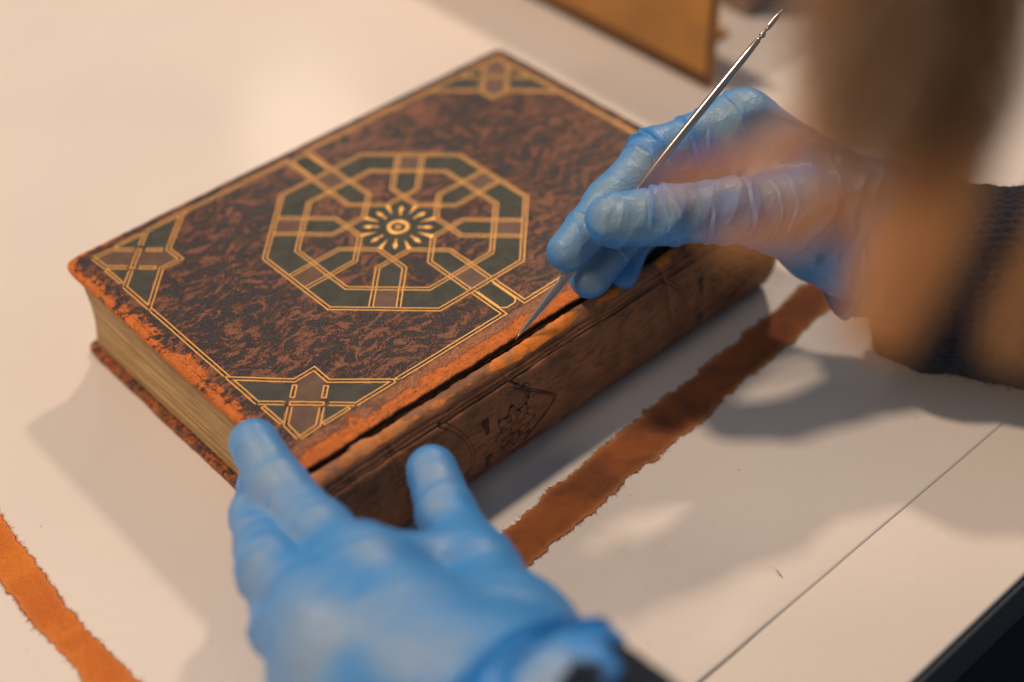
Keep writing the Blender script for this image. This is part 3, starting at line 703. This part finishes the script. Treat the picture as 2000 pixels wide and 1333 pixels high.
def build_hand(name, parent, digits, palm, chains, rings, crumple, hs, seed, mat, k_palm=.009, fine=False):
    V, F = hand(digits, palm, hs, k_palm=k_palm); V = relax(V, F, 2)
    if fine:
        tmp = mesh_obj('tmp', V, F); sd = tmp.modifiers.new('s', 'SUBSURF'); sd.levels = 1; sd.render_levels = 1
        ev = tmp.evaluated_get(bpy.context.evaluated_depsgraph_get()); me = ev.to_mesh(); V = np.empty(len(me.vertices) * 3); me.vertices.foreach_get('co', V); V = V.reshape(-1, 3)
        F = np.empty(len(me.loops), np.int32); me.loops.foreach_get('vertex_index', F); F = F.reshape(-1, 4).astype(np.int64); ev.to_mesh_clear(); bpy.data.objects.remove(tmp)
    N = vnormals(V, F)
    # keep normals outward
    c = V.mean(0)
    if np.mean(np.einsum('ij,ij->i', N, V - c)) < 0: F = F[:, ::-1]; N = -N
    d, mask = folds(V, N, chains, rings, crumple, seed, fine)
    V = V + N * d[:, None]; V = relax(V, F, 1)
    N2 = vnormals(V, F); N2 = N2 if np.mean(np.einsum('ij,ij->i', N2, V - V.mean(0))) > 0 else -N2
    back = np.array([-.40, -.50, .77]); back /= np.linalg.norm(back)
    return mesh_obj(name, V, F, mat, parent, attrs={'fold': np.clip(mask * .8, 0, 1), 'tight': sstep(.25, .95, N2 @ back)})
mm = .001
def J(x, y, d, r): return (at(x, y, d), r * mm)

person = thing('person', 'person in navy knitted sweater and blue gloves working on the book, brown hair in front', 'person', (.15, -.42, -.74))
GLOVE_R, GLOVE_L = glove_mat('nitrile_right', 0), glove_mat('nitrile_left', 1)
# right hand, pen grip
rd = dict(index=[J(1452, 243, .590, 12.3), J(1277, 304, .585, 10.0), J(1190, 396, .571, 9.0), J(1108, 492, .562, 8.0)],
          thumb=[J(1560, 425, .575, 16), J(1425, 412, .560, 11.6), J(1305, 421, .551, 10.6), J(1196, 431, .552, 10.3)],
          middle=[J(1440, 300, .612, 12), J(1300, 350, .606, 9.8), J(1222, 450, .591, 8.8), J(1152, 543, .581, 8.2)],
          ring=[J(1450, 350, .628, 11.5), J(1310, 385, .618, 9.2), J(1240, 460, .605, 7.6), J(1212, 537, .597, 7.0)],
          little=[J(1480, 400, .635, 10.5), J(1370, 400, .628, 8.5), J(1300, 425, .612, 7.2), J(1268, 455, .606, 6.6)])
wr = J(1700, 455, .602, 23)
rp = [(rd['index'][0], wr), (rd['middle'][0], wr), (rd['ring'][0], wr), (rd['little'][0], wr), (J(1560, 425, .575, 15.5), wr), (J(1590, 458, .600, 16), wr), (wr, J(1900, 530, .60, 25)), (J(1440, 300, .60, 11), J(1500, 400, .585, 12))]
rrings = [('index', .98, .0011, .0012, (.3, -.5, .5)), ('index', 1.25, .0008, .0010, (-.2, .4, .3)), ('index', .62, .0012, .0013, (.9, .4, 0)), ('index', .45, .0008, .0010, (-.4, .5, .3)), ('index', .1, .0003, .0007, (.9, .2, 0)),
          ('index', 1.85, .0004, .0009, (.1, .3, 0)), ('index', 2.5, .0005, .001, (.7, .5, .2)), ('thumb', .95, .0010, .0011, (.2, .4, .3)), ('thumb', 1.5, .0010, .0010, (.6, .2, 0)), ('thumb', 2.35, .0009, .0011, (-.5, .3, .4)), ('thumb', 2.05, .0006, .001, (.5, -.4, .3)),
          ('middle', 2.5, .0004, .001, (.4, .3, .2)), ('thumb', .4, .0004, .0009, (.2, .2, .1)), ('thumb', .6, .0004, .0008, (.3, .1, .1))]
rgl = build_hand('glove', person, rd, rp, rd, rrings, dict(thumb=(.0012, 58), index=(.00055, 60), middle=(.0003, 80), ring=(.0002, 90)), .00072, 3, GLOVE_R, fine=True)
rgl['label'] = 'blue nitrile glove on the hand holding the metal tool'
# left hand, steadying the book
ld = dict(index=[J(712, 1150, .462, 14.5), J(622, 1048, .488, 11.8), J(548, 955, .508, 9.9), J(497, 868, .524, 9.2)],
          middle=[J(645, 1225, .448, 14), J(528, 1112, .476, 10.8), J(505, 1010, .512, 9.6), J(512, 940, .540, 9)],
          ring=[J(650, 1300, .440, 13), J(560, 1225, .458, 10.6), J(530, 1130, .490, 9.2), J(530, 1050, .520, 8.6)],
          little=[J(690, 1390, .430, 12), J(590, 1330, .445, 9.6), J(560, 1250, .478, 8.2), J(560, 1180, .505, 7.8)],
          thumb=[J(1010, 1262, .446, 18), J(938, 1128, .478, 12.6), J(872, 1005, .508, 9.9), J(843, 920, .526, 9.3)])
lw = J(1075, 1450, .405, 25)
lp = [(ld['index'][0], lw), (ld['middle'][0], lw), (ld['ring'][0], lw), (ld['little'][0], lw), (ld['thumb'][0], lw), (J(745, 1115, .470, 12), J(915, 1112, .480, 11)), (J(800, 1230, .45, 15), J(960, 1250, .45, 15)), (lw, J(1200, 1640, .40, 27))]
lr = [('index', 1.0, .0004, .0012, (.3, .3, 0)), ('index', 2.2, .00018, .0012, (.8, .4, 0)), ('index', .5, .0008, .0016, (.7, 0, .2)), ('middle', 1.0, .0008, .0016, (.2, .2, .3)), ('middle', 1.4, .0009, .0018, (.5, .2, .3)), ('middle', .5, .0010, .0020, (.5, .6, .3)), ('ring', .6, .001, .002, (.5, .5, 0)), ('ring', 1.0, .001, .002, (.5, .5, 0)),
      ('thumb', 2.3, .0004, .0014, (-1.4, .1, .3)), ('thumb', 1.0, .0006, .0014, (.1, .5, 0)), ('thumb', 2.8, .00015, .001, (.9, .3, 0)), ('little', .5, .001, .002, (.3, .2, .3)), ('little', 0, .001, .002, (.3, .2, .3))]
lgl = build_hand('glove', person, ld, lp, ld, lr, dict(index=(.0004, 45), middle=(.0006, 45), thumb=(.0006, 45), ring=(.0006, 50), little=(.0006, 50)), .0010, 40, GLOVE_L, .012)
lgl['label'] = 'large blurred blue nitrile glove pressing on the near corner of the book'

# tubes with wrinkled section: cuffs and sleeves
def sweep(name, pts, n, m, disp, mat, parent, ends=True, attrs_fn=None):
    C_ = spline([(*p, r) for p, r in pts], n); P = C_[:, :3]; R_ = C_[:, 3]
    T = np.gradient(P, axis=0); T /= np.linalg.norm(T, axis=1, keepdims=True); A = np.cross(T, [0, 0, 1.]); A /= np.linalg.norm(A, axis=1, keepdims=True); B = np.cross(A, T)
    a = np.linspace(0, 2 * math.pi, m, endpoint=False); s_ = np.concatenate([[0], np.cumsum(np.linalg.norm(np.diff(P, axis=0), axis=1))])
    dirs = np.cos(a)[None, :, None] * A[:, None] + np.sin(a)[None, :, None] * B[:, None]
    base = P[:, None] + dirs * R_[:, None, None]; d = disp(base.reshape(-1, 3), np.repeat(s_, m), np.tile(a, n)).reshape(n, m)
    V = base + dirs * d[..., None]; att = {'fold': attrs_fn(base.reshape(-1, 3), d.ravel())} if attrs_fn else None
    return mesh_obj(name, V.reshape(-1, 3), grid_faces(n, m, True), mat, parent, attrs=att), V
def cuff_disp(seed, amp, roll=.0016):
    def f(P, s_, a):
        return amp * (1 - 2 * np.abs(noise(P, 70, seed))) + amp * .7 * np.sin(a * 5 + s_ * 160 + 2 * noise(P, 40, seed + 1)) + roll * np.exp(-((s_ - .002) / .0012) ** 2)
    return f
def knit_disp(P, s_, a):
    rib = .0009 * np.abs(np.sin(s_ * 620 + .5 * np.sin(a * 30))) + .0005 * np.sin(a * 70) ; return rib + .0035 * fbm(P, 28, 2, 50) + .0012 * noise(P, 90, 52)
# right glove cuff: open, flared and hanging below the wrist
cu, _ = sweep('glove_cuff', [J(1640, 500, .596, 24), J(1680, 500, .597, 24), J(1745, 500, .60, 24.5), J(1830, 515, .60, 25)], 60, 120, cuff_disp(60, .0009), GLOVE_R, person, attrs_fn=lambda P, d: np.clip(.5 + d * 300, 0, .9))
CUFF = glove_mat('nitrile_cuff', 1); cuN = CUFF.node_tree.nodes['Principled BSDF']; cuN.inputs['Transmission Weight'].default_value = .35; cu.data.materials.clear(); cu.data.materials.append(CUFF)
m2 = cu.modifiers.new('thickness', 'SOLIDIFY'); m2.thickness = .0003
s1, Vs = sweep('sleeve', [J(1735, 545, .602, 30), J(1800, 552, .602, 35), J(1960, 545, .60, 39.5), J(2200, 570, .60, 44), J(2600, 640, .60, 52)], 420, 260, knit_disp, KNIT, person)
s1['label'] = 'dark navy knitted sleeve of the arm with the tool'
cu2, _ = sweep('glove_cuff', [J(1000, 1345, .418, 29), J(1040, 1400, .412, 30.5), J(1080, 1450, .405, 31), J(1120, 1520, .40, 31)], 60, 120, cuff_disp(66, .0022, .002), GLOVE_L, person, attrs_fn=lambda P, d: np.clip(.45 + d * 220, 0, 1))
s2, _ = sweep('sleeve', [J(1130, 1470, .405, 30), J(1165, 1500, .402, 33), J(1300, 1700, .39, 37), J(1600, 2100, .37, 45)], 160, 160, knit_disp, KNIT, person)
s2['label'] = 'dark navy sleeve end at the bottom of the picture'
# wool fuzz on the right sleeve
ii = RNG.integers(0, Vs.shape[0] * 3 // 5, 9000); jj = RNG.integers(0, Vs.shape[1], 9000); p = Vs[ii, jj]; dr = RNG.normal(0, 1, (9000, 3)); dr /= np.linalg.norm(dr, axis=1, keepdims=True)
ln = RNG.uniform(.0008, .0032, 9000)[:, None]; bend = RNG.normal(0, .0006, (9000, 3)); P = np.stack([p, p + dr * ln * .5 + bend, p + dr * ln], 1)
V, F = tubes(P, np.full((9000, 3), .00004), 3); fz = mesh_obj('wool_fuzz', V, F, KNIT, s1); fz['kind'] = 'stuff'
# lap below the table edge
LAP = leather_plain('blue_denim', (.24, .32, .42), (.28, .36, .46), .9)
lap, _ = sweep('trousers', [((-.25, -.44, -.22), .075), ((-.05, -.43, -.20), .085), ((.2, -.45, -.18), .10), ((.5, -.5, -.17), .12)], 60, 60, lambda P, s_, a: .004 * fbm(P, 20, 3, 5), LAP, person)

# ------------------------------------------------------------------ hair hanging in front
def lock(path, spread, count, rad, lit_tint, seed, K=22):
    """path: [(x, y, depth)], spread in metres per station"""
    K = 28; r_ = np.random.default_rng(seed); C_ = spline([(*at(x, y, d), s_) for (x, y, d), s_ in zip(path, spread)], K)
    th = r_.uniform(0, 2 * math.pi, count); q_ = np.sqrt(r_.uniform(0, 1, count)); t = np.linspace(0, 1, K)
    ph = r_.uniform(0, 6, count); off1 = np.cos(th + .0)[:, None] * q_[:, None] * C_[None, :, 3]; off2 = np.sin(th)[:, None] * q_[:, None] * C_[None, :, 3]
    wv = .0012 * np.sin(t[None] * 9 + ph[:, None]) + .0006 * np.sin(t[None] * 23 + ph[:, None] * 3)
    T = np.gradient(C_[:, :3], axis=0); T /= np.linalg.norm(T, axis=1, keepdims=True); A = np.cross(T, CAM_R[:, 2]); A /= np.linalg.norm(A, axis=1, keepdims=True); B = np.cross(T, A)
    P = C_[None, :, :3] + (off1 + wv)[..., None] * A[None] + (off2 + wv)[..., None] * B[None]
    Rr = rad * np.clip(1.25 - t ** 3, .25, 1)[None] * r_.uniform(.6, 1.3, count)[:, None]
    tn_ = np.clip(lit_tint[0] + (lit_tint[1] - lit_tint[0]) * t[None] + r_.normal(0, .15, count)[:, None], 0, 1)  # lamp-lit tips and shaded upper hair are put into the strand colour
    return P, Rr, np.repeat(tn_[..., None], 3, -1).reshape(-1)
HL = [
    lock([(1640, -1500, .25), (1640, -500, .25), (1640, -150, .25), (1640, 60, .25), (1610, 220, .255), (1500, 312, .258), (1270, 362, .265)], [.009, .009, .009, .0080, .0060, .0050, .0022], 60, .00018, (.6, 1.3), 1),
    lock([(1720, -1500, .255), (1720, -500, .255), (1720, -100, .255), (1710, 150, .255), (1670, 340, .258), (1570, 430, .262), (1385, 478, .266)], [.009, .009, .009, .0085, .0055, .0052, .0030], 66, .00019, (.6, 1.4), 2),
    lock([(1900, -1500, .265), (1900, -500, .265), (1880, -100, .265), (1865, 150, .262), (1835, 340, .258), (1770, 500, .254), (1700, 680, .254)], [.0125, .0125, .011, .0095, .0085, .0095, .0060], 270, .0002, (.2, 1.5), 3),
    lock([(2200, -1500, .275), (2200, -500, .275), (2170, 0, .275), (2160, 250, .275), (2100, 450, .270), (2020, 600, .267), (1960, 720, .267)], [.012, .012, .010, .0090, .0080, .0085, .0060], 105, .00019, (.4, 1.5), 4),
    lock([(1740, -1500, .25), (1740, -500, .25), (1720, -150, .25), (1700, 60, .25), (1690, 200, .25), (1695, 330, .25)], [.0145, .0145, .014, .0130, .0105, .0065], 190, .00018, (.25, .5), 5),
    lock([(1920, -1500, .258), (1920, -500, .258), (1910, -100, .258), (1885, 150, .258), (1850, 300, .258), (1815, 440, .258)], [.0150, .0150, .0140, .0115, .0080, .0045], 170, .00018, (.2, .5), 6),
]
Vs_, Fs_, Ts_ = [], [], []; b = 0
for P, Rr, tn_ in HL:
    V, F = tubes(P, Rr, 3); Vs_.append(V); Fs_.append(F + b); b += len(V); Ts_.append(tn_)
mesh_obj('hair', np.concatenate(Vs_), np.concatenate(Fs_), HAIR, person, attrs={'lit_tint': np.concatenate(Ts_)})['label'] = 'brown hair hanging down out of focus at the right'

# ------------------------------------------------------------------ metal tool
P0 = at(1005, 665, .5690); P1 = at(1530, 18, .5640); ax = P1 - P0; LT = np.linalg.norm(ax); ax /= LT
tool = thing('metal_spatula', 'thin shiny metal hand tool held like a pen, its point in the cracked spine joint', 'hand tool', tuple(P0))
side = np.cross(ax, CAM_R[:, 2]); side /= np.linalg.norm(side); nrm = np.cross(side, ax)
def flat_rod(name, stations, parent, mat, m=24):
    V = []
    for s_, wx_, wz_ in stations:
        for k in range(m):
            a = 2 * math.pi * k / m; V.append(P0 + ax * s_ * LT + side * wx_ * math.cos(a) * mm + nrm * wz_ * math.sin(a) * mm)
    F = [list(f) for f in grid_faces(len(stations), m, True)]; F.append(list(range(m))); F.append([(len(stations) - 1) * m + k for k in range(m)][::-1])
    return mesh_obj(name, V, F, mat, parent)
flat_rod('blade', [(0, .12, .10), (.02, .45, .25), (.05, .95, .35), (.10, 1.45, .45), (.15, 1.75, .5), (.20, 1.8, .55), (.26, 1.5, .7), (.32, 1.2, .9)], tool, STEEL)
flat_rod('handle', [(.321, .5, .5), (.36, .42, .42), (.44, .40, .40), (.475, .5, .5), (.50, 1.0, 1.0), (.545, 1.45, 1.45), (.60, 1.6, 1.6), (.75, 1.65, 1.65), (.86, 1.5, 1.5), (.905, 1.25, 1.25), (.913, .7, .7)], tool, STEEL)
flat_rod('collar', [(.9131, .5, .5), (.917, 1.1, 1.1), (.922, 1.35, 1.35), (.927, 1.1, 1.1), (.932, .6, .6)], tool, STEEL)
flat_rod('tip', [(.9321, .45, .35), (.95, 1.0, .4), (.97, .9, .35), (.985, .7, .3), (1.0, .3, .2)], tool, STEEL)
